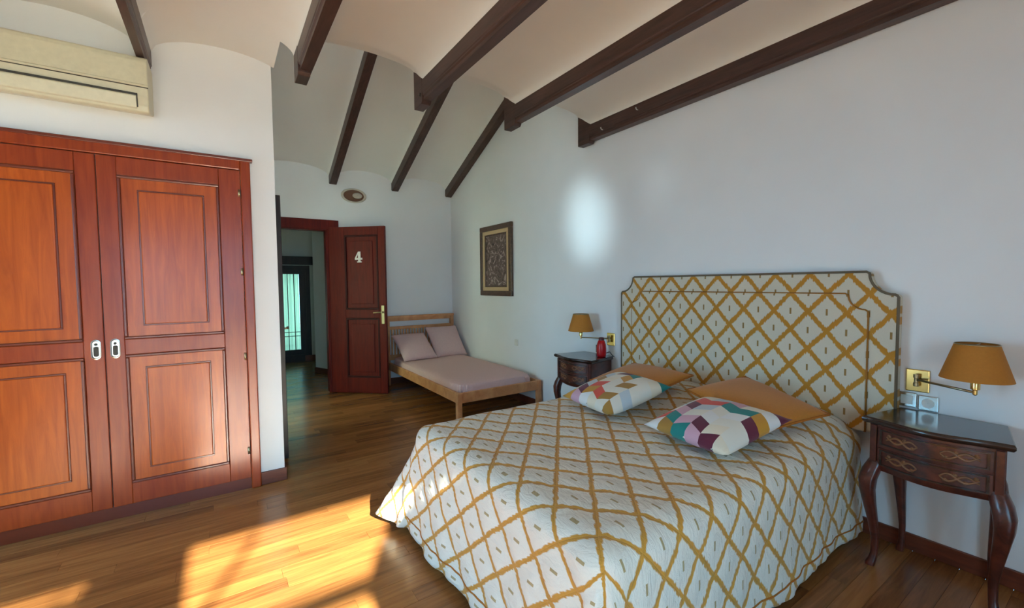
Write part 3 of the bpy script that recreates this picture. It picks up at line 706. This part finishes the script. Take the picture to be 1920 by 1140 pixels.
# ------------------------------------------------------------------ pillows and cushions
def pillow(w, h, th, n=22, pinch=.06):
    mb = MB(); mb.uv = []
    for side in (1, -1):
        for i in range(n+1):
            for j in range(n+1):
                u, v = -1+2*i/n, -1+2*j/n
                u = math.copysign(abs(u)**.8, u); v = math.copysign(abs(v)**.8, v)
                prof = (max(0, 1-abs(u)**2.6)*max(0, 1-abs(v)**2.6))**.55
                x = u*w/2*(1-pinch*(1-v*v)*abs(u)**3); y = v*h/2*(1-pinch*(1-u*u)*abs(v)**3)
                mb.v.append((x, y, side*th/2*prof)); mb.uv.append(((u+1)/2, (v+1)/2))
    k = (n+1)**2
    for sd in (0, 1):
        for i in range(n):
            for j in range(n):
                a = sd*k+i*(n+1)+j; mb.f.append((a, a+n+1, a+n+2, a+1) if sd == 0 else (a, a+1, a+n+2, a+n+1))
    return mb
def outline(w, h, pinch=.06, n=22, grow=1.0):
    pts = []
    for (fx, fy) in ((lambda a: a, lambda a: -1), (lambda a: 1, lambda a: a), (lambda a: -a, lambda a: 1), (lambda a: -1, lambda a: -a)):
        for k in range(n):
            a = -1+2*k/n; u, v = fx(a), fy(a)
            pts.append((u*w/2*grow*(1-pinch*(1-v*v)*abs(u)**3), v*h/2*grow*(1-pinch*(1-u*u)*abs(v)**3), 0))
    return pts+[pts[0]]
def cushion(name, w, h, th, mat, c, ex, ey, label, cat, group, pipe=None, pinch=.06, flange=None):
    t = bpy.data.objects.new(name, None); COL.objects.link(t); tag(t, label, cat, group)
    X = Vector(ex).normalized(); Z = X.cross(Vector(ey)).normalized(); Y = Z.cross(X)
    t.matrix_world = Matrix(((X.x, Y.x, Z.x, c[0]), (X.y, Y.y, Z.y, c[1]), (X.z, Y.z, Z.z, c[2]), (0, 0, 0, 1)))
    def part(nm, mb, m):
        o = build(nm, mb, m, None, True); o.parent = t
        if nm == 'cover':
            bm = bmesh.new(); bm.from_mesh(o.data); bmesh.ops.remove_doubles(bm, verts=bm.verts, dist=1e-5); bm.to_mesh(o.data); bm.free()
    part('cover', pillow(w, h, th, pinch=pinch), mat)
    if pipe: part('piping', MB().tube(outline(w, h, pinch), .006, 6), pipe)
    return t
g = 'mustard cushions against the headboard'
cushion('mustard_cushion', .50, .42, .10, 'must', (2.285, 1.155, .700), (.13, .475, .084), (-.40, .025, -.053), 'plain mustard cushion behind the near patchwork cushion', 'cushion', g, 'mustp', .03)
cushion('mustard_cushion', .50, .42, .10, 'must', (2.26, 1.87, .700), (.03, .475, .0), (-.42, -.03, -.075), 'plain mustard cushion behind the far patchwork cushion', 'cushion', g, 'mustp', .03)
g = 'patchwork cushions lying on the quilt'
cushion('patchwork_cushion', .45, .45, .13, 'chev1', (1.885, 1.125, .672), (.05, .42, .0), (-.42, -.02, -.075), 'colourful patchwork cushion lying nearer the near nightstand', 'cushion', g, None, .09)
cushion('patchwork_cushion', .45, .46, .14, 'chev2', (1.915, 1.765, .682), (.06, .44, .0), (-.44, -.06, -.095), 'colourful patchwork cushion lying nearer the far nightstand', 'cushion', g, None, .09)

# ------------------------------------------------------------------ pine bed
PX0, PX1, PY0, PY1 = 1.777, 2.752, 3.553, 5.64
t = thing('pine_bed', ((PX0+PX1)/2, (PY0+PY1)/2, 0), 'small pine bed frame in the corner behind the door', 'bed')
for x in (PX0, PX1-.048):
    build('foot_leg', B(x, x+.048, PY0, PY0+.048, 0, .315), 'pine', t, bevel=.004)
    build('head_post', B(x, x+.048, PY1-.048, PY1, 0, .895), 'pine', t, bevel=.004)
build('foot_rail', B(PX0+.048, PX1-.048, PY0+.008, PY0+.036, .218, .315), 'pine', t, bevel=.004)
for x in (PX0+.008, PX1-.036): build('side_rail', B(x, x+.028, PY0+.048, PY1-.048, .218, .315), 'pine', t, bevel=.004)
build('top_rail', B(PX0-.01, PX1, PY1-.06, PY1+.01, .885, .915), 'pine', t, bevel=.004)
build('head_rail', B(PX0+.048, PX1-.048, PY1-.04, PY1-.012, .845, .885), 'pine', t, bevel=.003)
build('head_rail', B(PX0+.048, PX1-.048, PY1-.04, PY1-.012, .735, .775), 'pine', t, bevel=.003)
build('head_rail', B(PX0+.048, PX1-.048, PY1-.04, PY1-.012, .33, .40), 'pine', t, bevel=.003)
k = 0; x = PX0+.07
while x < PX1-.09:
    build('slat', B(x, x+.020, PY1-.034, PY1-.018, .40, .735), 'pine', t, bevel=.002); x += .040
t = thing('mattress', (2.26, 4.57, .22), 'thin mattress in a dusty pink fitted sheet on the pine bed', 'mattress')
mb = MB(); n1, n2 = 24, 44
def sup(u, p): return math.copysign(abs(u)**p, u)
X0, X1, Y0, Y1 = PX0+.04, PX1-.04, PY0+.045, PY1-.07
rings = []
for dz, ins_ in ((.20, .03), (.225, .006), (.26, 0), (.345, .002), (.37, .012), (.382, .035), (.386, .10), (.388, .2)):
    ring = []
    for k in range(120):
        a = 2*math.pi*k/120; cxx, cyy = sup(math.cos(a), .22), sup(math.sin(a), .22)
        w_ = .004*math.sin(k*1.9)+.003*math.sin(k*.77) if .22 < dz < .38 else 0
        ring.append(((X0+X1)/2+cxx*((X1-X0)/2-ins_+w_), (Y0+Y1)/2+cyy*((Y1-Y0)/2-ins_+w_), dz+.003*math.sin(cyy*5+cxx*3)))
    rings.append(ring)
build('fitted_sheet', MB().loft(rings), 'pink', t, True, auto=True)
g = 'pink pillows on the pine bed'
cushion('pink_pillow', .46, .50, .13, 'pink', (2.03, 5.26, .54), (1, .06, .0), (.0, .72, .50), 'dusty pink pillow on the pine bed nearer the door', 'pillow', g, None, .05)
cushion('pink_pillow', .46, .52, .13, 'pink', (2.505, 5.33, .565), (1, -.02, .0), (0, .60, .62), 'dusty pink pillow on the pine bed in the corner', 'pillow', g, None, .05)
